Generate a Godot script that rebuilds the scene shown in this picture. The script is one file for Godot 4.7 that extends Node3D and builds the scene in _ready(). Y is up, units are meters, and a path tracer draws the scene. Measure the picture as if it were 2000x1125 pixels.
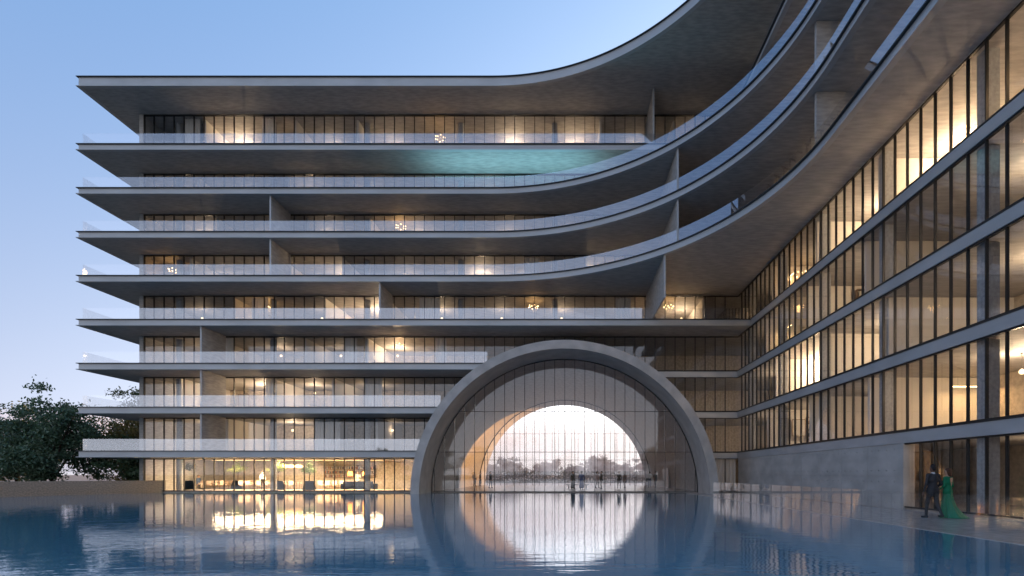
extends Node3D
# Distances are written as (x, y, depth): depth runs away from the camera, so z = -depth.

const EYE := 1.575
const GLZ := 46.1      # depth of the main glass front
const SLZ := 42.6      # depth of the balcony edges
const WX := 15.0       # x of the wing's glass front
const BX := 12.25      # x of the wing's balcony edges
const ARC_R := 18.2
const RI := 11.65
const RO := 12.35
const AX := -0.1
const LEVELS := [3.5, 7.05, 10.6, 14.15, 17.7, 21.25, 24.8, 28.35, 33.8]
const TH := 0.54

var M := {}
var rng := RandomNumberGenerator.new()
var taken := {}

class Shape:
	var v := PackedVector3Array()
	var n := PackedVector3Array()
	var c := PackedColorArray()
	var tint := Color.WHITE
	var tinted := false
	func tri(a: Vector3, b: Vector3, d: Vector3) -> void:
		var nn := (b - a).cross(d - a).normalized()
		v.append(a); v.append(d); v.append(b)
		n.append(nn); n.append(nn); n.append(nn)
		if tinted:
			c.append(tint); c.append(tint); c.append(tint)
	func quad(a: Vector3, b: Vector3, d: Vector3, e: Vector3) -> void:
		tri(a, b, d); tri(a, d, e)
	func smooth_tri(a: Vector3, b: Vector3, d: Vector3, na: Vector3, nb: Vector3, nd: Vector3) -> void:
		v.append(a); v.append(d); v.append(b)
		n.append(na); n.append(nd); n.append(nb)
		if tinted:
			c.append(tint); c.append(tint); c.append(tint)
	func box(lo: Vector3, hi: Vector3) -> void:
		var p := []
		for i in 8:
			p.append(Vector3(hi.x if i & 1 else lo.x, hi.y if i & 2 else lo.y, hi.z if i & 4 else lo.z))
		quad(p[0], p[2], p[3], p[1]); quad(p[4], p[5], p[7], p[6])
		quad(p[0], p[4], p[6], p[2]); quad(p[1], p[3], p[7], p[5])
		quad(p[2], p[6], p[7], p[3]); quad(p[0], p[1], p[5], p[4])
	func tube(a: Vector3, b: Vector3, ra: float, rb: float, sides := 8, caps := true) -> void:
		var d := (b - a).normalized()
		var u := d.cross(Vector3.RIGHT if absf(d.x) < 0.8 else Vector3.UP).normalized()
		var w := d.cross(u)
		for i in sides:
			var t0 := TAU * i / sides
			var t1 := TAU * (i + 1) / sides
			var o0 := u * cos(t0) + w * sin(t0)
			var o1 := u * cos(t1) + w * sin(t1)
			smooth_tri(a + o0 * ra, a + o1 * ra, b + o1 * rb, o0, o1, o1)
			smooth_tri(a + o0 * ra, b + o1 * rb, b + o0 * rb, o0, o1, o0)
			if caps:
				tri(b, b + o0 * rb, b + o1 * rb); tri(a, a + o1 * ra, a + o0 * ra)
	func lathe(at: Vector3, prof: Array, sides := 20) -> void:
		for k in prof.size() - 1:
			var p: Vector2 = prof[k]
			var q: Vector2 = prof[k + 1]
			var sl := Vector2(q.y - p.y, p.x - q.x).normalized()
			for i in sides:
				var t0 := TAU * i / sides
				var t1 := TAU * (i + 1) / sides
				var o0 := Vector3(cos(t0), 0, sin(t0))
				var o1 := Vector3(cos(t1), 0, sin(t1))
				var n0 := o0 * sl.x + Vector3.UP * sl.y
				var n1 := o1 * sl.x + Vector3.UP * sl.y
				var y0 := Vector3.UP * p.y
				var y1 := Vector3.UP * q.y
				smooth_tri(at + o0 * p.x + y0, at + o1 * p.x + y0, at + o1 * q.x + y1, n0, n1, n1)
				smooth_tri(at + o0 * p.x + y0, at + o1 * q.x + y1, at + o0 * q.x + y1, n0, n1, n0)
	func ball(at: Vector3, r: Vector3, k := 8) -> void:
		for i in k:
			for j in k * 2:
				var q := []
				for e in [[0, 0], [0, 1], [1, 1], [1, 0]]:
					var la: float = PI * (i + e[0]) / k
					var lo: float = PI * (j + e[1]) / k
					q.append(Vector3(sin(la) * cos(lo), cos(la), sin(la) * sin(lo)))
				smooth_tri(at + q[0] * r, at + q[1] * r, at + q[2] * r, q[0], q[1], q[2])
				smooth_tri(at + q[0] * r, at + q[2] * r, at + q[3] * r, q[0], q[2], q[3])
	func mesh() -> ArrayMesh:
		var a := []
		a.resize(Mesh.ARRAY_MAX)
		a[Mesh.ARRAY_VERTEX] = v
		a[Mesh.ARRAY_NORMAL] = n
		if tinted:
			a[Mesh.ARRAY_COLOR] = c
		var m := ArrayMesh.new()
		m.add_surface_from_arrays(Mesh.PRIMITIVE_TRIANGLES, a)
		return m

func P(x: float, y: float, d: float) -> Vector3:
	return Vector3(x, y, -d)

func lin(r: float, g: float, b: float, a := 1.0) -> Color:
	var k := Color(r, g, b).linear_to_srgb()
	k.a = a
	return k

func nbox(s: Shape, x0: float, y0: float, d0: float, x1: float, y1: float, d1: float) -> void:
	s.box(Vector3(minf(x0, x1), minf(y0, y1), -maxf(d0, d1)), Vector3(maxf(x0, x1), maxf(y0, y1), -minf(d0, d1)))

func obj(called: String, what, m: Material, parent: Node = self) -> MeshInstance3D:
	var o := MeshInstance3D.new()
	o.name = numbered(called) if parent == self else called
	o.mesh = what.mesh() if what is Shape else what
	o.material_override = m
	parent.add_child(o, true)
	return o

func numbered(called: String) -> String:
	taken[called] = taken.get(called, -1) + 1
	return called if taken[called] == 0 else "%s_%03d" % [called, taken[called]]

func thing(called: String, label: String, category: String, at := Vector3.ZERO, turn := 0.0, group := "") -> Node3D:
	var o := Node3D.new()
	o.name = numbered(called)
	add_child(o)
	o.position = at
	o.rotation.y = turn
	tag(o, label, category, group)
	return o

func part_root(called: String, parent: Node) -> Node3D:
	var o := Node3D.new()
	o.name = called
	parent.add_child(o, true)
	return o

func tag(o: Node, label: String, category: String, group := "") -> Node:
	o.set_meta("label", label)
	o.set_meta("category", category)
	if group:
		o.set_meta("group", group)
	return o

func struct(o: Node, label := "") -> Node:
	o.set_meta("kind", "structure")
	if label:
		o.set_meta("label", label)
	return o

func stuff(o: Node) -> Node:
	o.set_meta("kind", "stuff")
	return o

func mat(col: Color, rough := 0.7, metal := 0.0) -> StandardMaterial3D:
	var m := StandardMaterial3D.new()
	m.albedo_color = col
	m.roughness = rough
	m.metallic = metal
	return m

func noise_tex(freq: float, lo: float, hi: float, sd: int, size := 512, octaves := 5, normal := false) -> NoiseTexture2D:
	var f := FastNoiseLite.new()
	f.seed = sd
	f.frequency = freq
	f.fractal_octaves = octaves
	var t := NoiseTexture2D.new()
	t.width = size
	t.height = size
	t.seamless = true
	t.noise = f
	if normal:
		t.as_normal_map = true
		t.bump_strength = hi
	else:
		var g := Gradient.new()
		g.set_color(0, Color(lo, lo, lo)); g.set_color(1, Color(hi, hi, hi))
		t.color_ramp = g
	return t

func textured(m: StandardMaterial3D, t: Texture2D, scale: Vector3, bump: Texture2D = null, depth := 0.3) -> StandardMaterial3D:
	m.albedo_texture = t
	m.uv1_triplanar = true
	m.uv1_world_triplanar = true
	m.uv1_scale = scale
	if bump:
		m.heightmap_enabled = true
		m.heightmap_texture = bump
		m.heightmap_scale = depth
	return m

func glow(col: Color, e: float) -> StandardMaterial3D:
	var m := mat(col, 0.5)
	m.emission_enabled = true
	m.emission = col
	m.emission_energy_multiplier = e
	return m

func coated(col: Color) -> StandardMaterial3D:
	# metal-coated glass: a clear pane with an even mirror film of the alpha's strength
	var im := Image.create(4, 4, false, Image.FORMAT_RGBA8)
	im.fill(Color.WHITE)
	var m := mat(col, 0.02, 1.0)
	m.transparency = BaseMaterial3D.TRANSPARENCY_ALPHA
	m.albedo_texture = ImageTexture.create_from_image(im)
	return m

func materials() -> void:
	var cn := noise_tex(0.02, 0.8, 1.0, 3)
	var fine := noise_tex(0.09, 0.0, 1.0, 9, 512, 4)
	M.concrete = textured(mat(lin(0.50, 0.475, 0.45), 0.75), cn, Vector3(0.12, 0.5, 0.12), fine, 0.02)
	M.soffit = textured(mat(lin(0.50, 0.475, 0.45), 0.7), cn, Vector3(0.09, 0.4, 0.35), fine, 0.02)
	M.vault = textured(mat(lin(0.50, 0.475, 0.45), 0.8), cn, Vector3(0.2, 0.2, 0.2), fine, 0.05)
	M.arch = textured(mat(lin(0.50, 0.475, 0.45), 0.7), noise_tex(0.01, 0.84, 1.0, 12), Vector3(0.12, 0.12, 0.12), fine, 0.015)
	M.board = textured(mat(lin(0.50, 0.475, 0.45), 0.6), noise_tex(0.008, 0.84, 1.0, 21), Vector3(0.12, 0.2, 0.12), fine, 0.03)
	M.web = textured(mat(lin(0.48, 0.49, 0.50), 0.45, 0.2), noise_tex(0.01, 0.9, 1.0, 5, 256), Vector3(0.1, 0.3, 0.1))
	M.dark = mat(lin(0.045, 0.047, 0.05), 0.4, 0.5)
	M.mullion = mat(lin(0.035, 0.033, 0.032), 0.4, 0.5)
	M.cream = textured(mat(lin(0.60, 0.52, 0.42), 0.8), cn, Vector3(0.3, 0.3, 0.3))
	M.white_wall = mat(lin(0.68, 0.64, 0.58), 0.8)
	M.floor = textured(mat(lin(0.60, 0.53, 0.46), 0.25), cn, Vector3(0.15, 0.15, 0.15))
	M.stone = textured(mat(lin(0.58, 0.525, 0.48), 0.22), noise_tex(0.03, 0.8, 1.0, 33), Vector3(0.15, 0.15, 0.15))
	M.garden = textured(mat(lin(0.46, 0.38, 0.31), 0.85), noise_tex(0.05, 0.6, 1.0, 41), Vector3(0.35, 0.35, 0.35), fine, 0.5)
	M.ground = textured(mat(lin(0.12, 0.13, 0.07), 0.95), noise_tex(0.04, 0.5, 1.0, 51), Vector3(0.05, 0.05, 0.05))
	M.column = textured(mat(lin(0.42, 0.43, 0.44), 0.6), cn, Vector3(0.5, 0.5, 0.5))
	M.pane = coated(Color(0.97, 0.98, 1.0, 0.05))
	M.rail = coated(lin(0.84, 0.90, 1.0, 0.19))
	var wp := mat(Color(1, 1, 1, 0.0), 0.0)
	wp.transparency = BaseMaterial3D.TRANSPARENCY_ALPHA
	M.clear = wp
	M.wood = textured(mat(lin(0.33, 0.20, 0.11), 0.5), noise_tex(0.03, 0.6, 1.0, 61, 256), Vector3(1.5, 0.2, 1.5))
	M.navy = mat(lin(0.03, 0.05, 0.09), 0.8)
	M.fabric = mat(lin(0.55, 0.42, 0.34), 0.9)
	M.pot = textured(mat(lin(0.62, 0.59, 0.55), 0.7), fine, Vector3(2, 2, 2))
	M.white = mat(lin(0.75, 0.74, 0.72), 0.5)
	M.metal = mat(lin(0.25, 0.24, 0.23), 0.35, 0.8)
	M.curtain = mat(lin(0.68, 0.65, 0.60), 0.9)
	M.curtain.backlight_enabled = true
	M.curtain.backlight = Color(0.5, 0.48, 0.45)
	M.bulb = glow(Color(1.0, 0.84, 0.60), 2.5)
	M.strip = glow(Color(1.0, 0.84, 0.60), 5.0)
	M.panel = glow(Color(1.0, 0.78, 0.50), 1.6)
	M.globe = glow(Color(1.0, 0.86, 0.66), 1.3)
	M.shade = glow(Color(1.0, 0.66, 0.30), 1.2)
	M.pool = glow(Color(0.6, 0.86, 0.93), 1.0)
	M.bark = textured(mat(lin(0.10, 0.065, 0.045), 0.95), noise_tex(0.05, 0.5, 1.0, 71, 256), Vector3(2, 0.5, 2))
	M.leaf = mat(Color.WHITE, 0.6)
	M.leaf.vertex_color_use_as_albedo = true
	M.leaf.backlight_enabled = true
	M.leaf.backlight = Color(0.55, 0.6, 0.3)
	M.skin = mat(Color.WHITE, 0.75)
	M.skin.vertex_color_use_as_albedo = true
	var w := mat(lin(0.08, 0.235, 0.33), 0.03)
	w.metallic_specular = 0.5
	w.roughness = 0.05
	w.roughness_texture = noise_tex(0.006, 0.1, 0.75, 88, 512, 3)
	w.normal_enabled = true
	var f := FastNoiseLite.new()
	f.seed = 77
	f.frequency = 0.014
	f.fractal_octaves = 4
	f.fractal_gain = 0.55
	var nt := NoiseTexture2D.new()
	nt.width = 1024
	nt.height = 1024
	nt.seamless = true
	nt.noise = f
	nt.as_normal_map = true
	nt.bump_strength = 3.0
	w.normal_texture = nt
	w.normal_scale = 0.11
	w.uv1_triplanar = true
	w.uv1_world_triplanar = true
	w.uv1_scale = Vector3(0.035, 0.1, 0.16)
	M.water = w

# ---------------------------------------------------------------- light, sky, camera
func sky_image() -> Image:
	var w := 720
	var h := 360
	var im := Image.create(w, h, false, Image.FORMAT_RGBF)
	var sun := Vector3(sin(0.84) * cos(0.15), sin(0.15), -cos(0.84) * cos(0.15))
	for j in h:
		var el := PI * (0.5 - (j + 0.5) / h)
		var up := maxf(0.0, sin(el))
		var t := pow(1.0 - up, 2.6)
		for i in w:
			var az := TAU * (i + 0.5) / w   # the left edge of a panorama is straight ahead (-z)
			var d := Vector3(sin(az) * cos(el), sin(el), -cos(az) * cos(el))
			var ang := acos(clampf(d.dot(sun), -1.0, 1.0))
			var k := Vector3(0.066, 0.150, 0.305).lerp(Vector3(0.265, 0.285, 0.355), t)
			var pale := Vector3(0.066, 0.150, 0.305).lerp(Vector3(0.56, 0.55, 0.57), pow(1.0 - up, 1.8))   # same upper sky; paler low haze, as the railings mirror it
			k = k.lerp(pale, smoothstep(-0.4, 0.9, d.z))
			var haze := exp(-ang * ang / 0.75)
			k += Vector3(1.0, 0.92, 0.8) * 2.6 * haze * pow(1.0 - up, 4.0)
			k += Vector3(0.8, 0.9, 1.0) * 0.95 * haze * (1.0 - up)
			k += Vector3(1.0, 0.8, 0.55) * 1.6 * exp(-ang * 5.5)
			im.set_pixel(i, j, Color(k.x, k.y, k.z))
	return im

func setup() -> void:
	var cam := Camera3D.new()
	cam.name = "camera"
	cam.projection = Camera3D.PROJECTION_FRUSTUM
	cam.near = 0.1
	cam.far = 4000.0
	cam.size = 0.1 * 1125.0 / 1030.0
	cam.frustum_offset = Vector2(-105.0, 364.0) / 1030.0 * 0.1
	cam.position = Vector3(0, EYE, 0)
	add_child(cam)
	var env := Environment.new()
	env.background_mode = Environment.BG_SKY
	var sk := Sky.new()
	var pm := PanoramaSkyMaterial.new()
	pm.panorama = ImageTexture.create_from_image(sky_image())
	sk.sky_material = pm
	env.sky = sk
	env.tonemap_mode = Environment.TONE_MAPPER_LINEAR
	env.tonemap_exposure = 2.35
	env.volumetric_fog_enabled = true
	env.volumetric_fog_density = 0.0
	env.sdfgi_enabled = true
	env.ssao_enabled = true
	env.ssil_enabled = true
	var we := WorldEnvironment.new()
	we.name = "world"
	we.environment = env
	add_child(we)
	var s := DirectionalLight3D.new()
	s.name = "sun"
	s.light_energy = 1.6
	s.light_color = Color(1.0, 0.73, 0.44)
	s.light_angular_distance = 0.5
	s.shadow_enabled = true
	add_child(s)
	s.look_at_from_position(Vector3.ZERO, -Vector3(sin(0.84) * cos(0.15), sin(0.15), -cos(0.84) * cos(0.15)), Vector3.UP)

# ---------------------------------------------------------------- plan helpers
func half(y: float, r: float) -> float:
	return sqrt(maxf(0.0, r * r - y * y))

func edge_path(lv: int) -> PackedVector2Array:
	var p := PackedVector2Array([Vector2(-39.6, 72.0), Vector2(-39.6, SLZ)])
	if lv < 3:
		p.append(Vector2(AX - half(LEVELS[lv], RO) + 0.06, SLZ))
	elif lv == 3:
		p.append(Vector2(WX, SLZ))
	elif lv == 7:
		p.append_array([Vector2(BX, SLZ), Vector2(BX, 6.0)])
	else:
		for i in 49:
			var a := PI / 2 * (1.0 - i / 48.0)
			p.append(Vector2(BX - ARC_R + ARC_R * cos(a), SLZ - ARC_R + ARC_R * sin(a)))
		p.append(Vector2(BX, 6.0))
	return p

func inset(p: PackedVector2Array, by: float) -> PackedVector2Array:
	var o := PackedVector2Array()
	for i in p.size():
		var n := Vector2.ZERO
		if i > 0:
			var d := (p[i] - p[i - 1]).normalized()
			n = Vector2(d.y, -d.x)
		if i < p.size() - 1:
			var d2 := (p[i + 1] - p[i]).normalized()
			var n2 := Vector2(d2.y, -d2.x)
			n = n2 if i == 0 else (n + n2) / (1.0 + n.dot(n2))
		o.append(p[i] - n * by)
	return o

func ribbon(s: Shape, p: PackedVector2Array, in0: float, in1: float, y0: float, y1: float) -> void:
	# a bar of rectangular section along the path
	var a := inset(p, in0)
	var b := inset(p, in1)
	for i in p.size() - 1:
		var a0 := a[i]; var a1 := a[i + 1]; var b0 := b[i]; var b1 := b[i + 1]
		s.quad(P(a0.x, y0, a0.y), P(a1.x, y0, a1.y), P(a1.x, y1, a1.y), P(a0.x, y1, a0.y))
		s.quad(P(b0.x, y1, b0.y), P(b1.x, y1, b1.y), P(b1.x, y0, b1.y), P(b0.x, y0, b0.y))
		s.quad(P(a0.x, y1, a0.y), P(a1.x, y1, a1.y), P(b1.x, y1, b1.y), P(b0.x, y1, b0.y))
		s.quad(P(b0.x, y0, b0.y), P(b1.x, y0, b1.y), P(a1.x, y0, a1.y), P(a0.x, y0, a0.y))
	for e in [0, p.size() - 1]:
		s.quad(P(a[e].x, y0, a[e].y), P(a[e].x, y1, a[e].y), P(b[e].x, y1, b[e].y), P(b[e].x, y0, b[e].y))

func plate(s: Shape, poly: PackedVector2Array, y0: float, y1: float) -> void:
	var ix := Geometry2D.triangulate_polygon(poly)
	for k in range(0, ix.size(), 3):
		var a := poly[ix[k]]; var b := poly[ix[k + 1]]; var c := poly[ix[k + 2]]
		s.tri(P(a.x, y1, a.y), P(b.x, y1, b.y), P(c.x, y1, c.y))
		s.tri(P(a.x, y0, a.y), P(c.x, y0, c.y), P(b.x, y0, b.y))
	for i in poly.size():
		var a := poly[i]; var b := poly[(i + 1) % poly.size()]
		s.quad(P(a.x, y0, a.y), P(b.x, y0, b.y), P(b.x, y1, b.y), P(a.x, y1, a.y))

func slab_edge(parent: Node, path: PackedVector2Array, top: float, th: float, back: Array, flange := true) -> void:
	# plate with a recessed web and two projecting flanges, like a channel beam
	var poly := inset(path, 0.16 if flange else 0.0)
	for b in back:
		poly.append(b)
	var s := Shape.new()
	plate(s, poly, top - th + 0.03, top - 0.03)
	var sl := obj("floor_slab", s, M.soffit, parent)
	var w := Shape.new()
	ribbon(w, path, 0.13 if flange else -0.04, 0.158 if flange else -0.002, top - th + 0.05, top - 0.05)
	obj("fascia", w, M.web, sl)
	var f := Shape.new()
	ribbon(f, path, 0.0 if flange else -0.07, 0.55, top - 0.05, top)
	obj("flange", f, M.dark, sl)
	var g := Shape.new()
	ribbon(g, path, 0.0 if flange else -0.05, 0.3, top - th, top - th + 0.05)
	obj("flange", g, M.web, sl)

func pane_shape(poly: PackedVector2Array, d: float) -> Shape:
	var s := Shape.new()
	var ix := Geometry2D.triangulate_polygon(poly)
	for k in range(0, ix.size(), 3):
		var a := poly[ix[k]]; var b := poly[ix[k + 1]]; var c := poly[ix[k + 2]]
		s.tri(P(a.x, a.y, d), P(b.x, b.y, d), P(c.x, c.y, d))
		s.tri(P(a.x, a.y, d + 0.024), P(c.x, c.y, d + 0.024), P(b.x, b.y, d + 0.024))
	return s

func disc(r: float, k := 96) -> PackedVector2Array:
	var p := PackedVector2Array()
	for i in k:
		p.append(Vector2(AX + cos(TAU * i / k) * r, sin(TAU * i / k) * r))
	return p

func rect(x0: float, y0: float, x1: float, y1: float) -> PackedVector2Array:
	return PackedVector2Array([Vector2(x0, y0), Vector2(x1, y0), Vector2(x1, y1), Vector2(x0, y1)])

func storey_y(lv: int) -> Array:   # floor and ceiling of the storey below slab lv
	return [0.1 if lv == 0 else LEVELS[lv - 1], LEVELS[lv] - (0.83 if lv == 8 else TH)]

func front_x() -> Array:
	var xs := [-36.82]
	for i in 58:
		xs.append(-36.0 + i * 0.876)
	xs.append(WX + 0.06)
	return xs

func wing_d() -> Array:
	var ds := [GLZ + 0.06]
	for j in 45:
		ds.append(45.15 - j * 0.876)
	return ds

# ---------------------------------------------------------------- the building
func front_block() -> void:
	var b := thing("apartment_building", "grey concrete apartment block with long stacked balcony slabs curving round a corner", "building")
	for lv in 9:
		var th := 0.83 if lv == 8 else TH
		var back := [Vector2(27, 6), Vector2(27, 72)]
		if lv < 3:
			back = [Vector2(AX - half(LEVELS[lv], RO) + 0.06, 72)]
		elif lv == 3:
			back = [Vector2(27, SLZ), Vector2(27, 72)]
		slab_edge(b, edge_path(lv), LEVELS[lv], th, back)
		if lv < 8:
			var r := Shape.new()
			ribbon(r, edge_path(lv), 0.30, 0.318, LEVELS[lv] + 0.002, LEVELS[lv] + 0.96)
			obj("glass_railing", r, M.rail, b)
		if lv < 3:   # beside the arch the floors lie flush behind the glass line
			var w := half(LEVELS[lv], RO) + AX - 0.06
			slab_edge(b, PackedVector2Array([Vector2(w, GLZ - 0.05), Vector2(WX + 0.0, GLZ - 0.05)]), LEVELS[lv], TH, [Vector2(WX + 0.3, GLZ - 0.05), Vector2(WX + 0.3, 72), Vector2(w, 72)], false)
	# end wall, back wall of the rooms, rear wall
	var s := Shape.new()
	nbox(s, -37.2, 0, GLZ - 0.1, -36.86, 32.98, 72)
	obj("end_wall", s, M.concrete, b)
	for lv in 9:
		var yy := storey_y(lv)
		for side in [-1, 1]:
			for dd in [[56.0 if lv == 0 else 53.5, M.cream], [71.6, M.concrete]]:
				var q := Shape.new()
				var xo := -36.9 if side < 0 else (27.0 if dd[0] > 60 else 24.0)
				var x0: float = 0.0 if lv > 3 else AX + side * half(yy[0], 12.1)
				var x1: float = 0.0 if lv > 3 else AX + side * half(yy[1], 12.1)
				for k in [[0.0, 1.0], [0.2, -1.0]]:
					q.quad(P(xo, yy[0], dd[0] + k[0]), P(x0, yy[0], dd[0] + k[0]), P(x1, yy[1], dd[0] + k[0]), P(xo, yy[1], dd[0] + k[0]))
				obj("room_wall" if dd[0] < 60 else "rear_wall", q, dd[1], b)
	# glass front
	var xs := front_x()
	var circle := disc(12.15)
	for lv in 9:
		var yy := storey_y(lv)
		var y0: float = yy[0]
		var y1: float = yy[1]
		var wall := part_root("glass_front", b)
		var joined := Shape.new()
		var mul := Shape.new()
		var cache := {}
		for i in xs.size() - 1:
			var x0: float = xs[i]
			var x1: float = xs[i + 1]
			var polys := [rect(x0 + 0.02, y0, x1 - 0.02, y1)]
			var cut := lv < 4 and minf(absf(x0 - AX), absf(x1 - AX)) < 12.6
			if cut:
				polys = Geometry2D.clip_polygons(polys[0], circle)
			for po in polys:
				if po.size() < 3:
					continue
				if lv < 6:
					var key := "%.3f" % (x1 - x0)
					if cut or not cache.has(key):
						var ps := pane_shape(po, GLZ)
						if cut:
							obj("pane", ps, M.pane, wall)
							continue
						var shifted := Shape.new()
						shifted.v = ps.v; shifted.n = ps.n
						for q in shifted.v.size():
							shifted.v[q].x -= x0
						cache[key] = shifted.mesh()
					var o := obj("pane", cache[key], M.pane, wall)
					o.position.x = x0
				else:
					var ps2 := pane_shape(po, GLZ)
					joined.v.append_array(ps2.v); joined.n.append_array(ps2.n)
			var yb := y0
			if cut and absf(x0 - AX) < 12.2:
				yb = maxf(y0, half(x0 - AX, 12.15))
			if yb < y1:
				nbox(mul, x0 - 0.026, yb, GLZ - 0.05, x0 + 0.026, y1, GLZ + 0.09)
		if joined.v.size():
			stuff(obj("panes", joined, M.pane, wall))
		for side in [-1, 1]:
			var e0: float = 0.0 if lv > 3 else AX + side * half(y0, 12.15)
			var e1: float = 0.0 if lv > 3 else AX + side * half(y1, 12.15)
			var far := -36.82 if side < 0 else WX + 0.05
			nbox(mul, far, y1 - 0.07, GLZ - 0.09, e1, y1 - 0.002, GLZ + 0.08)
			nbox(mul, far, y0 + 0.002, GLZ - 0.09, e0, y0 + 0.07, GLZ + 0.08)
		stuff(obj("mullions", mul, M.mullion, wall))
		# round columns behind the glass
		for k in 6:
			var cx := -34.6 + 8.4 * k
			if lv < 4 and absf(cx) < 13.0:
				continue
			var c := Shape.new()
			c.tube(P(cx, y0, 47.3), P(cx, y1, 47.3), 0.27, 0.27, 14, false)
			obj("column", c, M.column, b)
		# cross walls between the flats
		if lv > 0:
			for k in 5:
				var px: float = [-32.0, -24.0, -18.5, 3.0, 9.5][k] + [0.0, 1.7, -2.2, 0.9, 2.6, -1.3, 1.1, -0.6, 0.0][lv]
				if lv < 4 and absf(px) < 12.8:
					continue
				var c := Shape.new()
				nbox(c, px, y0, GLZ + 0.6, px + 0.15, y1, 53.5)
				obj("cross_wall", c, M.white_wall, b)
	# fin walls on the balconies
	for fw in [[6, -24.1], [5, -24.1], [4, -15.2], [3, -29.75], [2, -29.75], [1, -29.75], [8, 7.1], [6, 7.75], [5, 7.75], [4, 7.0]]:
		var lv: int = fw[0]
		var yy := storey_y(lv)
		var front := SLZ + 0.35
		if fw[1] > 0:
			front = SLZ - ARC_R + sqrt(ARC_R * ARC_R - pow(fw[1] + ARC_R - BX, 2)) + 0.35
			if lv == 8:
				front = SLZ + 0.35
		var s2 := Shape.new()
		nbox(s2, fw[1], yy[0] + 0.003, front, fw[1] + 0.1, yy[1] + 0.02, GLZ - 0.1)
		var fin := obj("fin_wall", s2, M.concrete, b)
		var e := Shape.new()
		nbox(e, fw[1] - 0.01, yy[0] + 0.003, front - 0.03, fw[1] + 0.11, yy[1] + 0.02, front - 0.002)
		obj("edge_trim", e, M.web, fin)
	for lv in [5, 6]:
		var yy := storey_y(lv)
		var s3 := Shape.new()
		nbox(s3, 12.55, yy[0] + 0.003, 26.4, WX - 0.05, yy[1] + 0.02, 26.6)
		obj("fin_wall", s3, M.concrete, b)

func wing_block() -> void:
	var b := thing("wing_building", "side wing of grey floor bands and tall glazing running along the walkway", "building")
	for lv in 4:
		slab_edge(b, PackedVector2Array([Vector2(WX, GLZ - 0.1 if lv < 3 else SLZ + 0.0), Vector2(WX, 6)]), LEVELS[lv], TH, [Vector2(27, 6), Vector2(27, 72 if lv < 3 else SLZ - 0.01), Vector2(WX + 0.31, 72 if lv < 3 else SLZ - 0.01)], false)
	var ds := wing_d()
	for lv in 9:
		var yy := storey_y(lv)
		var y0: float = yy[0]
		var y1: float = yy[1]
		var wall := part_root("glass_front", b)
		var joined := Shape.new()
		var one := Shape.new()
		nbox(one, WX + 0.08, y0, 0.02, WX + 0.104, y1, 0.856)
		var onem := one.mesh()
		var bar := Shape.new()
		nbox(bar, WX + 0.01, y0, -0.026, WX + 0.12, y1, 0.026)
		var barm := bar.mesh()
		var rails := Shape.new()
		var d_first := 23.6 if lv == 0 else GLZ
		nbox(rails, WX + 0.0, y1 - 0.07, 6, WX + 0.13, y1 - 0.002, d_first)
		nbox(rails, WX + 0.0, y0 + 0.002, 6, WX + 0.13, y0 + 0.07, d_first)
		for j in ds.size() - 1:
			var d1: float = ds[j + 1]
			if lv == 0 and ds[j] > 23.7:
				continue
			if lv < 5:
				if j == 0:
					var po := Shape.new()
					nbox(po, WX + 0.08, y0, d1 + 0.02, WX + 0.104, y1, ds[0])
					obj("pane", po, M.clear, wall)
				else:
					obj("pane", onem, M.clear, wall).position.z = -d1
				obj("mullion", barm, M.mullion, wall).position.z = -d1
			else:
				nbox(joined, WX + 0.08, y0, d1 + 0.02, WX + 0.104, y1, ds[j])
				nbox(rails, WX, y0, d1 - 0.03, WX + 0.15, y1, d1 + 0.03)
		if joined.v.size():
			stuff(obj("panes", joined, M.clear, wall))
		obj("frame", rails, M.mullion, wall)
		for k in 6:
			var cd := 44.0 - 6.132 * k
			if lv == 0 and cd > 24:
				continue
			var c := Shape.new()
			nbox(c, WX + 0.35, y0, cd - 0.22, WX + 0.85, y1, cd + 0.22)
			obj("column", c, M.column, b)
		var q := Shape.new()
		nbox(q, 21.5, y0, 6, 21.7, y1, 46.0)
		obj("room_wall", q, M.cream, b)
		for k in 4:
			var pd: float = [40.0, 33.0, 26.5, 13.5][k] + [0.0, 0.4, -1.2, 0.7, -0.5, 0, 0, 0, 0][lv]
			if lv == 0 and pd > 23:
				continue
			var c2 := Shape.new()
			nbox(c2, WX + 0.5, y0, pd, 21.5, y1, pd + 0.15)
			obj("cross_wall", c2, M.white_wall, b)
	var ends := Shape.new()
	nbox(ends, WX + 0.1, 0, 5.8, 27, 33, 6.0)
	obj("end_wall", ends, M.concrete, b)
	var rear := Shape.new()
	nbox(rear, 26.8, 0, 6, 27, 33, 72)
	obj("rear_wall", rear, M.concrete, b)
	# board-marked concrete wall along the walkway, cast in panels
	var cw := thing("concrete_wall", "blue-grey cast concrete wall with rows of tie holes beside the walkway", "wall")
	var core := Shape.new()
	nbox(core, WX + 0.031, 0.0, 23.75, WX + 0.5, 2.955, GLZ - 0.2)
	obj("core", core, M.board, cw)
	var pm := tie_panel().mesh()
	for r in 2:
		for k in 9:
			obj("panel", pm, M.board, cw).position = P(WX - 0.02, 0.03 + r * 1.47, 23.706 + k * 2.46)
	var pier := Shape.new()
	nbox(pier, WX - 0.06, 0.0, 23.35, WX + 0.45, 2.955, 23.69)
	obj("pier", pier, M.board, cw)

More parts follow.
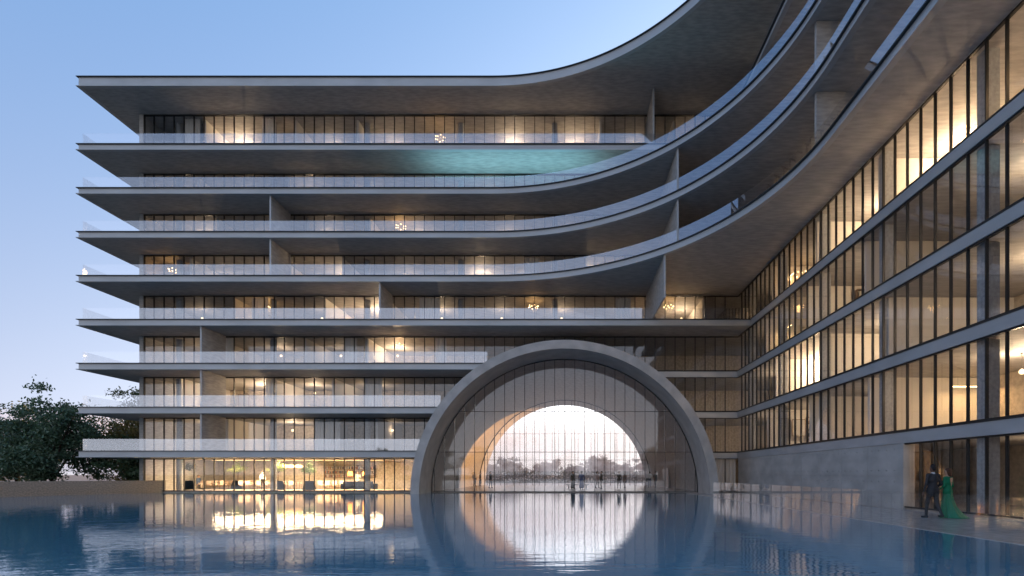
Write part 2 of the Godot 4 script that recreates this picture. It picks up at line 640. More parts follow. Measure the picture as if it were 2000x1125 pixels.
func tie_panel() -> Shape:
	# one cast panel, 2.444 long and 1.455 high, with real recessed tie holes
	var s := Shape.new()
	var ys := [0.0]
	for c in [0.25, 1.2]:
		ys.append(c - 0.025); ys.append(c + 0.025)
	ys.append(1.455)
	var ds := [0.0]
	for c in [0.35, 0.95, 1.55, 2.15]:
		ds.append(c - 0.025); ds.append(c + 0.025)
	ds.append(2.444)
	for a in ys.size() - 1:
		for b in ds.size() - 1:
			var y0: float = ys[a]
			var y1: float = ys[a + 1]
			var d0: float = ds[b]
			var d1: float = ds[b + 1]
			if a % 2 == 1 and b % 2 == 1:
				var q := [P(0, y0, d0), P(0, y0, d1), P(0, y1, d1), P(0, y1, d0)]
				var back := Vector3(0.04, 0, 0)
				for e in 4:
					s.quad(q[e], q[(e + 1) % 4], q[(e + 1) % 4] + back, q[e] + back)
				s.quad(q[0] + back, q[1] + back, q[2] + back, q[3] + back)
			else:
				s.quad(P(0, y0, d0), P(0, y0, d1), P(0, y1, d1), P(0, y1, d0))
	var o := [P(0, 0, 0), P(0, 0, 2.444), P(0, 1.455, 2.444), P(0, 1.455, 0)]
	for e in 4:
		s.quad(o[e], o[(e + 1) % 4], o[(e + 1) % 4] + Vector3(0.049, 0, 0), o[e] + Vector3(0.049, 0, 0))
	return s

func arch() -> void:
	var a := thing("entrance_arch", "huge round concrete arch with a glazed barrel-vaulted hall through the building", "arch")
	var ring := Shape.new()
	var inner := Shape.new()
	var k := 96
	for i in k:
		var t0 := PI * i / k
		var t1 := PI * (i + 1) / k
		var o0 := Vector3(cos(t0), sin(t0), 0)
		var o1 := Vector3(cos(t1), sin(t1), 0)
		var c := Vector3(AX, 0, 0)
		for d in [42.2, 77.0]:
			var z := Vector3(0, 0, -d)
			ring.quad(c + o0 * RI + z, c + o0 * RO + z, c + o1 * RO + z, c + o1 * RI + z)
		var f := Vector3(0, 0, -42.2)
		var r := Vector3(0, 0, -77.0)
		ring.smooth_tri(c + o0 * RO + f, c + o0 * RO + r, c + o1 * RO + r, o0, o0, o1)
		ring.smooth_tri(c + o0 * RO + f, c + o1 * RO + r, c + o1 * RO + f, o0, o1, o1)
		var g := Vector3(0, 0, -GLZ)
		ring.smooth_tri(c + o0 * RI + f, c + o1 * RI + g, c + o0 * RI + g, -o0, -o1, -o0)
		ring.smooth_tri(c + o0 * RI + f, c + o1 * RI + f, c + o1 * RI + g, -o0, -o1, -o1)
		inner.smooth_tri(c + o0 * RI + g, c + o1 * RI + r, c + o0 * RI + r, -o0, -o1, -o0)
		inner.smooth_tri(c + o0 * RI + g, c + o1 * RI + g, c + o1 * RI + r, -o0, -o1, -o1)
	obj("ring", ring, M.arch, a)
	obj("vault", inner, M.vault, a)
	for gl in [GLZ, 71.4]:
		var wall := part_root("glass_front", a)
		var circle := disc(RI - 0.02)
		var xs := front_x()
		var rows := [0.06, 3.52, 7.06, 12.0]
		var mul := Shape.new()
		for i in xs.size() - 1:
			if xs[i + 1] < AX - RI or xs[i] > AX + RI:
				continue
			for r in 3:
				for po in Geometry2D.intersect_polygons(rect(xs[i] + 0.015, rows[r], xs[i + 1] - 0.015, rows[r + 1]), circle):
					obj("pane", pane_shape(po, gl), M.pane, wall)
			if absf(xs[i] - AX) < RI:
				nbox(mul, xs[i] - 0.022, 0.06, gl - 0.06, xs[i] + 0.022, half(xs[i] - AX, RI - 0.01), gl + 0.08)
		for y in rows.slice(0, 3):
			nbox(mul, AX - half(y, RI - 0.01), y - 0.02, gl - 0.05, AX + half(y, RI - 0.01), y + 0.02, gl + 0.07)
		for i in 96:
			var p0 := Vector2(cos(PI * i / 96), sin(PI * i / 96))
			var p1 := Vector2(cos(PI * (i + 1) / 96), sin(PI * (i + 1) / 96))
			mul.quad(P(AX + p0.x * (RI - 0.09), p0.y * (RI - 0.09), gl - 0.07), P(AX + p1.x * (RI - 0.09), p1.y * (RI - 0.09), gl - 0.07), P(AX + p1.x * (RI - 0.003), p1.y * (RI - 0.003), gl - 0.07), P(AX + p0.x * (RI - 0.003), p0.y * (RI - 0.003), gl - 0.07))
			mul.quad(P(AX + p0.x * (RI - 0.09), p0.y * (RI - 0.09), gl - 0.07), P(AX + p1.x * (RI - 0.09), p1.y * (RI - 0.09), gl - 0.07), P(AX + p1.x * (RI - 0.09), p1.y * (RI - 0.09), gl + 0.08), P(AX + p0.x * (RI - 0.09), p0.y * (RI - 0.09), gl + 0.08))
		stuff(obj("mullions", mul, M.mullion, wall))
	for dr in [[-1, 56.5], [1, 58.0]]:
		var s := Shape.new()
		nbox(s, AX + dr[0] * (RI - 0.28), 0.1, dr[1], AX + dr[0] * (RI + 0.1), 2.25, dr[1] + 3.6)
		obj("door", s, M.metal, a)

func setting() -> void:
	var g := Shape.new()
	g.quad(P(-1500, -0.12, -1500), P(1500, -0.12, -1500), P(1500, -0.12, 2500), P(-1500, -0.12, 2500))
	struct(obj("ground", g, M.ground))
	var w := Shape.new()
	w.quad(P(-46.5, 0, -40), P(10.16, 0, -40), P(10.16, 0, 46.05), P(-35.0, 0, 46.05))
	w.tri(P(-46.5, 0, -40), P(-35.0, 0, 46.05), P(-70, 0, -40))
	struct(obj("water", w, M.water))
	var k := Shape.new()
	nbox(k, 10.16, -0.3, -40, WX + 0.4, 0.012, GLZ - 0.06)
	struct(obj("walkway", k, M.stone))
	var f := Shape.new()
	nbox(f, -37.0, -0.1, GLZ + 0.02, 27, 0.1, 71.6)
	nbox(f, WX + 0.06, -0.1, 6, 27, 0.098, GLZ)
	struct(obj("indoor_floor", f, M.floor))
	var t := Shape.new()
	nbox(t, -60, -0.1, 71.62, 80, 0.06, 92)
	struct(obj("terrace", t, M.stone))
	var gw := Shape.new()
	gw.tinted = false
	var a := Vector2(-35.05, 46.2)
	var b := Vector2(-58.0, 13.5)
	var n := Vector2(-(b - a).normalized().y, (b - a).normalized().x) * -0.3
	plate(gw, PackedVector2Array([a, b, b + n, a + n]), -0.1, 1.05)
	tag(obj("garden_wall", gw, M.garden), "low brown rendered wall along the pool edge before the trees", "wall")
	# glass balustrade along the walkway
	var r := thing("walkway_railing", "low clear glass balustrade along the pool edge of the walkway", "railing")
	for i in 14:
		var s := Shape.new()
		nbox(s, 10.24, 0.014, 36.6 - i * 2.3 - 2.28, 10.255, 1.05, 36.6 - i * 2.3)
		obj("pane", s, M.clear, r)
	var mist := FogVolume.new()
	mist.name = "mist"
	mist.size = Vector3(240, 14, 80)
	mist.position = P(5, 6.9, 136)
	var fm := FogMaterial.new()
	fm.density = 0.02
	fm.albedo = Color(0.95, 0.93, 0.95)
	mist.material = fm
	add_child(mist)
	stuff(mist)
	var h := thing("hedge", "long clipped hedge beyond the arch", "hedge")
	var hs := Shape.new()
	hs.tinted = true
	for i in 9000:
		leaf(hs, P(rng.randf_range(-45, 50), 0, 112) + Vector3(0, rng.randf_range(0.0, 2.2), rng.randf_range(-1.5, 1.5)), 0.28, Color(0.05, 0.065, 0.05))
	stuff(obj("foliage", hs, M.leaf, h))

func leaf(s: Shape, at: Vector3, size: float, col: Color) -> void:
	var d := Vector3(rng.randfn(), rng.randfn() * 0.7, rng.randfn()).normalized()
	var u := d.cross(Vector3(rng.randfn(), rng.randfn(), rng.randfn())).normalized() * size * rng.randf_range(0.6, 1.2)
	var v := d.cross(u).normalized() * size * 0.45
	var k := rng.randf_range(0.65, 1.35)
	s.tint = Color(col.r * k * rng.randf_range(0.85, 1.2), col.g * k, col.b * k)
	s.quad(at - u, at + v, at + u, at - v)

func tree(called: String, label: String, category: String, at: Vector3, height: float, spread: float, leaves: int, size: float, col: Color, group := "", bare := 0.3) -> Node3D:
	var t := thing(called, label, category, at, 0.0, group)
	var tr := Shape.new()
	var cr := Shape.new()
	cr.tinted = true
	var r0 := height * 0.022
	var fork := Vector3(rng.randf_range(-0.03, 0.03) * height, height * bare, 0)
	tr.tube(Vector3.ZERO, fork, r0 * 1.3, r0, 9, false)
	var tips := []
	for i in 11:
		var a := TAU * i / 11.0 + rng.randf_range(-0.3, 0.3)
		var out := spread * rng.randf_range(0.25, 0.85)
		var y := height * rng.randf_range(bare + 0.1, 0.92)
		if i == 0:
			out = spread * 0.1
			y = height * 0.95
		var tip := Vector3(cos(a) * out, y, sin(a) * out)
		var mid := fork.lerp(tip, 0.5) + Vector3(rng.randfn(), absf(rng.randfn()), rng.randfn()) * height * 0.03
		tr.tube(fork, mid, r0 * 0.6, r0 * 0.35, 6, false)
		tr.tube(mid, tip, r0 * 0.35, r0 * 0.1, 6, false)
		tips.append(tip); tips.append(mid.lerp(tip, 0.4))
		for j in 3:
			var sub: Vector3 = mid.lerp(tip, rng.randf_range(0.2, 0.9)) + Vector3(rng.randfn(), rng.randfn() * 0.5, rng.randfn()) * spread * 0.28
			tr.tube(mid.lerp(tip, 0.3), sub, r0 * 0.18, r0 * 0.05, 5, false)
			tips.append(sub)
	obj("trunk", tr, M.bark, t)
	var clumps := []
	for p in tips:
		for j in 3:
			clumps.append(p + Vector3(rng.randfn(), rng.randfn() * 0.6, rng.randfn()) * spread * 0.16)
	for i in leaves:
		var c: Vector3 = clumps[rng.randi() % clumps.size()]
		var q := c + Vector3(rng.randfn(), rng.randfn() * 0.6, rng.randfn()) * spread * 0.085
		if q.y > height * bare * 0.5:
			leaf(cr, q, size, col)
	obj("crown", cr, M.leaf, t)
	return t

func trees() -> void:
	var g := "garden trees behind the low wall"
	tree("garden_tree", "broad dark green tree with blue-green foliage behind the low wall", "tree", P(-49.5, -0.1, 51.0), 8.8, 5.2, 20000, 0.17, Color(0.08, 0.135, 0.085), g, 0.12)
	tree("garden_tree", "tall olive green tree with a rounded top rising above the others", "tree", P(-47.5, -0.1, 58.0), 11.0, 5.0, 18000, 0.17, Color(0.11, 0.12, 0.045), g, 0.2)
	tree("garden_tree", "open branching tree with amber leaves close to the building's end", "tree", P(-43.5, -0.1, 56.0), 8.4, 4.6, 13000, 0.17, Color(0.15, 0.11, 0.03), g, 0.15)
	tree("garden_tree", "grey-green tree spreading past the edge of the low wall", "tree", P(-57.0, -0.1, 55.0), 8.6, 5.2, 17000, 0.17, Color(0.085, 0.12, 0.07), g, 0.15)
	tree("garden_tree", "dark low tree under the lowest balcony ends", "tree", P(-41.8, -0.1, 53.0), 6.0, 3.2, 8000, 0.15, Color(0.06, 0.1, 0.045), g, 0.1)
	for i in 9:
		tree("far_bank_tree", "leafy tree on the far bank of the pool mirrored in the lower windows", "tree", P(-62.0 + i * 12.5, -0.1, -52.0 - (i * 7 % 5) * 2.0), 6.5 + (i * 5 % 4) * 1.1, 5.0, 3500, 0.3, Color(0.05, 0.075, 0.035), "trees on the far bank", 0.15)
	for e in [[-24.0, 6.4, 4.6], [-14.5, 8.2, 5.0], [-6.5, 7.6, 5.0], [2.5, 5.2, 4.5], [9.5, 9.0, 6.0], [17.0, 6.0, 4.5], [25.0, 8.0, 6.0], [34.0, 6.5, 5.0]]:
		tree("far_tree", "hazy round-topped tree beyond the hedge seen through the arch", "tree", P(e[0], -0.1, 140.0 + fmod(absf(e[0]) * 3.7, 25.0)), e[1] * 0.72, e[2] * 0.9, 2600, 0.42, Color(0.06, 0.07, 0.055), "trees beyond the arch", 0.15)

# ---------------------------------------------------------------- people
func blend_field(bones: Array, cell: float, k: float) -> Dictionary:
	var lo := Vector3(1e9, 1e9, 1e9)
	var hi := -lo
	for b in bones:
		for e in [[b[0], b[2]], [b[1], b[3]]]:
			lo = lo.min(e[0] - Vector3.ONE * (e[1] + cell * 3))
			hi = hi.max(e[0] + Vector3.ONE * (e[1] + cell * 3))
	var n := Vector3i(((hi - lo) / cell).ceil()) + Vector3i.ONE
	var f := PackedFloat32Array()
	f.resize(n.x * n.y * n.z)
	f.fill(1e3)
	var near := f.duplicate()
	var id := PackedInt32Array()
	id.resize(f.size())
	for bi in bones.size():
		var a: Vector3 = bones[bi][0]
		var ab: Vector3 = bones[bi][1] - a
		var ra: float = bones[bi][2]
		var rb: float = bones[bi][3]
		var l2 := maxf(ab.length_squared(), 1e-9)
		var pad := maxf(ra, rb) + maxf(k, cell * 2.0)
		var c0 := Vector3i(((a.min(a + ab) - Vector3.ONE * pad - lo) / cell).floor()).clamp(Vector3i.ZERO, n - Vector3i.ONE)
		var c1 := Vector3i(((a.max(a + ab) + Vector3.ONE * pad - lo) / cell).ceil()).clamp(Vector3i.ZERO, n - Vector3i.ONE)
		for z in range(c0.z, c1.z + 1):
			for y in range(c0.y, c1.y + 1):
				var row := (z * n.y + y) * n.x
				for x in range(c0.x, c1.x + 1):
					var p := lo + Vector3(x, y, z) * cell
					var t := clampf((p - a).dot(ab) / l2, 0.0, 1.0)
					var d := (p - a - ab * t).length() - lerpf(ra, rb, t)
					var i := row + x
					var g := f[i]
					if d < near[i]:
						near[i] = d
						id[i] = bi
					if g > 900.0:
						f[i] = d
					else:
						var h := clampf(0.5 + 0.5 * (g - d) / k, 0.0, 1.0)
						f[i] = lerpf(g, d, h) - k * h * (1.0 - h)
	return {"f": f, "id": id, "n": n, "lo": lo, "cell": cell}

func nets(s: Shape, bones: Array, cell: float, k := 0.03, tr := Transform3D.IDENTITY) -> void:
	var F := blend_field(bones, cell, k)
	var f: PackedFloat32Array = F.f
	var n: Vector3i = F.n
	var at := {}
	var pts := PackedVector3Array()
	var cols := PackedColorArray()
	var off := [0, 1, n.x, n.x + 1, n.x * n.y, n.x * n.y + 1, n.x * n.y + n.x, n.x * n.y + n.x + 1]
	var edges := [[0, 1], [2, 3], [4, 5], [6, 7], [0, 2], [1, 3], [4, 6], [5, 7], [0, 4], [1, 5], [2, 6], [3, 7]]
	for z in n.z - 1:
		for y in n.y - 1:
			var row := (z * n.y + y) * n.x
			for x in n.x - 1:
				var i := row + x
				var s0 := f[i] < 0.0
				var mixed := false
				for q in range(1, 8):
					if (f[i + off[q]] < 0.0) != s0:
						mixed = true
						break
				if not mixed:
					continue
				var sum := Vector3.ZERO
				var cnt := 0
				for e in edges:
					var a := f[i + off[e[0]]]
					var b := f[i + off[e[1]]]
					if (a < 0.0) != (b < 0.0):
						var t := a / (a - b)
						var pa := Vector3(e[0] & 1, (e[0] >> 1) & 1, e[0] >> 2)
						var pb := Vector3(e[1] & 1, (e[1] >> 1) & 1, e[1] >> 2)
						sum += pa.lerp(pb, t)
						cnt += 1
				at[i] = pts.size()
				pts.append(F.lo + (Vector3(x, y, z) + sum / cnt) * cell)
				cols.append(bones[F.id[i]][4])
	var faces := PackedInt32Array()
	var dirs := [[1, n.x, n.x * n.y], [n.x, n.x * n.y, 1], [n.x * n.y, 1, n.x]]
	for i in at:
		for d in dirs:
			var a := f[i]
			var b := f[i + d[0]]
			if (a < 0.0) != (b < 0.0):
				var q := [i, i - d[1], i - d[1] - d[2], i - d[2]]
				if q.all(func(j): return at.has(j)):
					var r := q.map(func(j): return at[j])
					if a >= 0.0:
						r.reverse()
					faces.append_array([r[0], r[1], r[2], r[0], r[2], r[3]])
	var nor := PackedVector3Array()
	nor.resize(pts.size())
	for t in range(0, faces.size(), 3):
		var fn := (pts[faces[t + 1]] - pts[faces[t]]).cross(pts[faces[t + 2]] - pts[faces[t]])
		for q in 3:
			nor[faces[t + q]] += fn
	for t in range(0, faces.size(), 3):
		for q in [0, 2, 1]:
			var j := faces[t + q]
			s.v.append(tr * pts[j])
			s.n.append((tr.basis * nor[j]).normalized())
			s.c.append(cols[j])
	s.tinted = true

var hand_shape: Shape

func make_hand() -> void:
	var c := Color(0.42, 0.24, 0.16)
	var b := []
	for i in 4:   # palm rays and fingers, pointing down -y, palm towards -x
		var z := -0.03 + i * 0.02
		var l: float = [0.062, 0.075, 0.08, 0.07][i]
		b.append([Vector3(0, -0.005, z * 0.6), Vector3(0, -0.085, z), 0.015, 0.0125, c])
		var k1 := Vector3(-0.012, -0.085 - l * 0.5, z * 1.1)
		b.append([Vector3(0, -0.085, z), k1, 0.0095, 0.0088, c])
		b.append([k1, k1 + Vector3(-0.022, -l * 0.42, 0), 0.0088, 0.0075, c])
	b.append([Vector3(-0.005, -0.025, 0.022), Vector3(-0.015, -0.06, 0.05), 0.013, 0.0105, c])
	b.append([Vector3(-0.015, -0.06, 0.05), Vector3(-0.028, -0.09, 0.052), 0.0105, 0.008, c])
	b.append([Vector3(0, 0.03, 0), Vector3(0, -0.01, 0), 0.026, 0.022, c])
	hand_shape = Shape.new()
	nets(hand_shape, b, 0.0045, 0.006)

func add_hand(s: Shape, wrist: Vector3, dir: Vector3, mirror: bool, skin: Color) -> void:
	var y := -dir.normalized()
	var z := (Vector3(0, 0, 1) - y * y.z).normalized()
	var x := y.cross(z)
	if mirror:
		x = -x
	var tr := Transform3D(Basis(x, y, z), wrist)
	var k := skin.r / 0.42
	for i in range(0, hand_shape.v.size(), 3):
		for q in ([0, 2, 1] if mirror else [0, 1, 2]):
			s.v.append(tr * hand_shape.v[i + q]); s.n.append((tr.basis * hand_shape.n[i + q]).normalized()); s.c.append(hand_shape.c[i + q] * k)

func person(called_label: String, at: Vector3, turn: float, look: Dictionary, cell := 0.03, group := "") -> Node3D:
	# faces +z of its own; look: top, legs, shoes, skin, hair colours; arms, stride, coat
	var t := thing("person", called_label, "person", at, turn, group)
	var top: Color = look.top
	var legs: Color = look.get("legs", top)
	var shoes: Color = look.get("shoes", Color(0.02, 0.02, 0.02))
	var skin: Color = look.get("skin", Color(0.42, 0.24, 0.16))
	var hair: Color = look.get("hair", Color(0.025, 0.016, 0.01))
	var shirt: Color = look.get("shirt", top)
	var f: float = look.get("female", 0.0)
	var st: float = look.get("stride", 0.06)
	var sh := 0.175 - 0.025 * f
	var b := []
	b.append([Vector3(-0.06, 0.95, 0), Vector3(0.06, 0.95, 0), 0.125, 0.125, legs])
	b.append([Vector3(-0.03, 1.08, 0.01), Vector3(0.03, 1.08, 0.01), 0.118 - 0.015 * f, 0.118 - 0.015 * f, top])
	b.append([Vector3(-0.08, 1.28, 0), Vector3(0.08, 1.28, 0), 0.118, 0.118, top])
	b.append([Vector3(0, 1.0, 0), Vector3(0, 1.36, -0.01), 0.12, 0.12, top])
	b.append([Vector3(-sh, 1.425, -0.01), Vector3(sh, 1.425, -0.01), 0.066, 0.066, top])
	b.append([Vector3(0, 1.42, -0.01), Vector3(0, 1.475, -0.005), 0.085, 0.062, shirt])
	b.append([Vector3(0, 1.45, -0.005), Vector3(0, 1.57, 0.01), 0.052, 0.05, skin])
	b.append([Vector3(0, 1.64, -0.012), Vector3(0, 1.70, -0.012), 0.083, 0.085, skin])
	b.append([Vector3(0, 1.595, 0.035), Vector3(0, 1.64, 0.03), 0.05, 0.062, skin])
	b.append([Vector3(0, 1.655, 0.085), Vector3(0, 1.625, 0.1), 0.012, 0.016, skin])
	for e in [-1, 1]:
		b.append([Vector3(e * 0.084, 1.665, -0.01), Vector3(e * 0.09, 1.63, -0.008), 0.016, 0.012, skin])
	var hands := []
	for e in [-1, 1]:
		var elbow := Vector3(e * (sh + 0.075), 1.15, -0.03)
		var wrist := Vector3(e * (sh + 0.07), 0.90, 0.07)
		var arms: Array = look.get("arms", [])
		if arms.size() == 2 and arms[(e + 1) / 2] != null:
			elbow = arms[(e + 1) / 2][0]
			wrist = arms[(e + 1) / 2][1]
		b.append([Vector3(e * (sh + 0.015), 1.42, -0.01), elbow, 0.056 - 0.01 * f, 0.044 - 0.008 * f, top])
		b.append([elbow, wrist, 0.042 - 0.008 * f, 0.03 - 0.004 * f, top])
		hands.append([wrist, wrist - elbow, e < 0])
		var sw: float = st * e
		var knee := Vector3(e * 0.1, 0.51, sw * 0.6 + 0.03)
		var ankle := Vector3(e * 0.1, 0.085, sw)
		if look.get("sit", false):
			knee = Vector3(e * 0.11, 0.93, 0.42)
			ankle = Vector3(e * 0.11, 0.52, 0.40)
		if look.get("bend", 0.0) > 0.0 and e < 0:
			knee.z += 0.02
			ankle = Vector3(e * 0.1, 0.14, sw - 0.08)
		b.append([Vector3(e * 0.085, 0.93, 0), knee, 0.092, 0.062, legs])
		b.append([knee, ankle, 0.06, 0.043, legs])
		b.append([ankle + Vector3(0, -0.045, -0.05), ankle + Vector3(e * 0.02, -0.055, 0.15), 0.04, 0.032, shoes])
	if look.has("hem"):   # coat or dress down to the given height
		var hem: float = look.hem
		for e in [-1, 1]:
			b.append([Vector3(e * 0.04, 1.0, 0), Vector3(e * 0.085, hem, -0.01), 0.13, look.get("flare", 0.15), top])
	elif look.get("jacket", true):
		b.append([Vector3(-0.065, 0.93, -0.005), Vector3(0.065, 0.93, -0.005), 0.137, 0.137, top])
		b.append([Vector3(-0.065, 0.85, -0.005), Vector3(0.065, 0.85, -0.005), 0.125, 0.125, top])
	var s := Shape.new()
	nets(s, b, cell, 0.035)
	for h in hands:
		add_hand(s, h[0] + h[1].normalized() * 0.01, h[1], h[2], skin)
	obj("body", s, M.skin, t)
	var hb := [[Vector3(0, 1.68, -0.035), Vector3(0, 1.725, -0.015), 0.088, 0.086, hair], [Vector3(0, 1.63, -0.055), Vector3(0, 1.68, -0.04), 0.062, 0.08, hair]]
	if f > 0.0:
		for q in look.get("locks", [[0.05, 1.60, -0.06, 0.05], [-0.05, 1.60, -0.06, 0.05], [0, 1.55, -0.08, 0.055]]):
			hb.append([Vector3(q[0], q[1] + 0.05, q[2]), Vector3(q[0], q[1], q[2]), q[3], q[3] * 0.8, hair])
	var hs := Shape.new()
	nets(hs, hb, minf(cell, 0.016), 0.02)
	obj("hair", hs, M.skin, t)
	t.scale = Vector3.ONE * look.get("scale", 1.0)
	return t

func px(x: float, d: float) -> float:
	return (x - 1105.0) / 1030.0 * d

func people() -> void:

	var blk := Color(0.012, 0.012, 0.014)
	var navy := Color(0.02, 0.028, 0.05)
	var jean := Color(0.05, 0.075, 0.14)
	var wht := Color(0.62, 0.62, 0.62)
	var G := "people in the arched hall"
	var up := [null, [Vector3(0.36, 1.5, 0.1), Vector3(0.5, 1.68, 0.3)]]
	var fold := [[Vector3(-0.25, 1.16, 0.02), Vector3(-0.08, 1.12, 0.22)], [Vector3(0.25, 1.16, 0.02), Vector3(0.08, 1.08, 0.22)]]
	for q in [
		[927.0, 950.0, 0.9, "person in white shirt and black trousers carrying a dark bag near the orange vault", {"top": wht, "legs": blk, "jacket": false}],
		[938.0, 949.3, -1.2, "person in a long dark coat facing the person with the bag", {"top": blk, "hem": 0.42, "female": 1.0, "legs": Color(0.3, 0.2, 0.15)}],
		[958.0, 953.0, 1.4, "person in dark jacket and blue jeans by the hall's left opening edge", {"top": navy, "legs": jean, "stride": 0.12}],
		[1119.0, 955.0, 0.4, "person in long black coat standing by the white bench", {"top": blk, "hem": 0.2, "female": 1.0}],
		[1136.0, 957.0, PI, "person in a long bright blue robe beside the white bench", {"top": Color(0.035, 0.07, 0.2), "hem": 0.3}],
		[1166.5, 953.0, 1.3, "person in pale pink jacket embracing a person in a dark suit", {"top": Color(0.5, 0.36, 0.36), "legs": blk, "female": 1.0, "hem": 0.75, "stride": 0.16, "arms": fold}],
		[1174.5, 955.0, -1.3, "person in dark suit embracing a person in a pink jacket", {"top": blk, "legs": blk, "arms": fold}],
		[1209.0, 954.0, 0.2, "person in black suit pointing with one raised arm", {"top": blk, "legs": blk, "arms": [[Vector3(-0.4, 1.47, 0.05), Vector3(-0.62, 1.62, 0.12)], null], "stride": 0.1}],
		[1220.5, 953.0, -1.0, "person in dark short dress beside the pointing person", {"top": Color(0.05, 0.02, 0.025), "hem": 0.7, "female": 1.0, "legs": Color(0.2, 0.12, 0.09), "stride": 0.14}],
		[1269.0, 952.5, PI, "person in white shirt and blue jeans with a bag at the hall's right side", {"top": wht, "legs": jean, "jacket": false, "stride": 0.1}],
		[1280.0, 953.0, -0.8, "person in navy suit talking with a person in white shirt", {"top": navy, "legs": navy, "arms": fold, "stride": 0.1}],
		[1299.0, 950.5, -1.5, "person in a long black robe holding up one hand", {"top": blk, "hem": 0.18, "flare": 0.17, "arms": [null, [Vector3(0.24, 1.18, 0.1), Vector3(0.2, 1.25, 0.34)]]}]]:
		var d: float = (EYE - 0.1) * 1030.0 / (q[1] - 926.5)
		var p := person(q[3], P(px(q[0], d), 0.1, d), q[2], q[4], 0.035, G)
		if q[0] == 927.0 or q[0] == 1269.0:
			var bag := Shape.new()
			bag.ball(Vector3(0.02, 1.12, -0.2) if q[0] < 1000 else Vector3(0.3, 0.85, 0.0), Vector3(0.16, 0.22, 0.09), 6)
			var o := obj("shoulder_bag", bag, M.navy)
			o.position = p.position
			o.rotation.y = q[2]
			tag(o, "dark backpack on the person in white shirt" if q[0] < 1000 else "dark bag carried by the person in jeans", "bag")
	# the couple on the walkway, walking away from the camera along the wing
	var suit := Color(0.028, 0.029, 0.033)
	person("person in charcoal suit walking arm in arm with a person in a green gown", P(px(1822, 18.8), 0.012, 18.8), PI + 0.12, {"top": suit, "legs": Color(0.026, 0.027, 0.031), "shirt": Color(0.6, 0.6, 0.6), "skin": Color(0.16, 0.085, 0.055), "stride": 0.17, "bend": 1.0, "scale": 1.07, "hair": Color(0.012, 0.01, 0.009),
		"arms": [[Vector3(-0.27, 1.15, -0.04), Vector3(-0.24, 0.99, 0.16)], [Vector3(0.28, 1.15, -0.05), Vector3(0.31, 0.89, 0.02)]]}, 0.018)
	var green := Color(0.0, 0.17, 0.075)
	var wom := person("person in long emerald green gown with a low back, beside the charcoal suit", P(px(1851, 18.9), 0.012, 18.9), PI + 0.35, {"top": green, "legs": green, "shirt": Color(0.55, 0.33, 0.23), "female": 1.0, "skin": Color(0.55, 0.33, 0.23), "hair": Color(0.075, 0.03, 0.013), "scale": 1.0, "jacket": false, "stride": 0.03,
		"arms": [[Vector3(-0.22, 1.15, -0.03), Vector3(-0.2, 0.98, 0.1)], [Vector3(0.23, 1.16, -0.03), Vector3(0.3, 1.0, 0.12)]],
		"locks": [[0.05, 1.60, -0.07, 0.06], [-0.05, 1.60, -0.07, 0.06], [0.02, 1.54, -0.085, 0.062], [-0.04, 1.52, -0.07, 0.05], [0.06, 1.66, -0.07, 0.06], [-0.06, 1.67, -0.06, 0.055]]}, 0.018)
	var sk := Shape.new()
	var rows := 16
	var around := 64
	var grid := []
	for r in rows + 1:
		var t := float(r) / rows
		var y := 1.10 - t * 1.085
		var line := []
		for i in around:
			var a := TAU * i / around
			var rad := lerpf(0.128, 0.25, pow(t, 0.9)) * (1.0 + (0.10 * t) * sin(a * 9.0 + t * 1.5) + 0.05 * t * sin(a * 17.0))
			var train := maxf(0.0, cos(a - (-PI / 2 - 0.5))) * pow(t, 3.5) * 0.40
			line.append(Vector3(cos(a) * (rad + train), y, sin(a) * (rad * 0.85 + train)))
		grid.append(line)
	for r in rows:
		for i in around:
			var j := (i + 1) % around
			sk.quad(grid[r][i], grid[r][j], grid[r + 1][j], grid[r + 1][i])
	var gm := mat(lin(0.0, 0.19, 0.085), 0.55)
	gm.rim_enabled = true
	gm.rim = 0.3
	obj("gown_skirt", sk, gm, wom)
	var back := Shape.new()
	back.tri(Vector3(-0.085, 1.44, -0.135), Vector3(0.0, 1.13, -0.128), Vector3(0.085, 1.44, -0.135))
	back.tri(Vector3(-0.085, 1.44, -0.085), Vector3(-0.085, 1.44, -0.135), Vector3(0.085, 1.44, -0.135))
	obj("bare_back", back, mat(lin(0.55, 0.33, 0.23), 0.6), wom)

# ---------------------------------------------------------------- lamps and rooms
func ceiling_light(x: float, y: float, d: float, w: float, l: float, e: float, label: String, group: String, col := Color(1.0, 0.76, 0.47)) -> void:
	var t := thing("ceiling_light", label, "ceiling light", P(x, y, d), 0.0, group)
	var f := Shape.new()
	f.box(Vector3(-w / 2 - 0.02, -0.04, -l / 2 - 0.02), Vector3(w / 2 + 0.02, 0.0, l / 2 + 0.02))
	obj("frame", f, M.white, t)
	var g := Shape.new()
	g.box(Vector3(-w / 2, -0.05, -l / 2), Vector3(w / 2, -0.041, l / 2))
	obj("light_panel", g, M.panel, t)
	var a := AreaLight3D.new()
	a.name = "light"
	a.area_size = Vector2(w, l)
	a.light_energy = e
	a.light_color = col
	a.shadow_enabled = true
	a.position = Vector3(0, -0.07, 0)
	a.rotation.x = -PI / 2
	t.add_child(a)

const ORD := ["ground", "first", "second", "third", "fourth", "fifth", "sixth", "seventh", "top"]

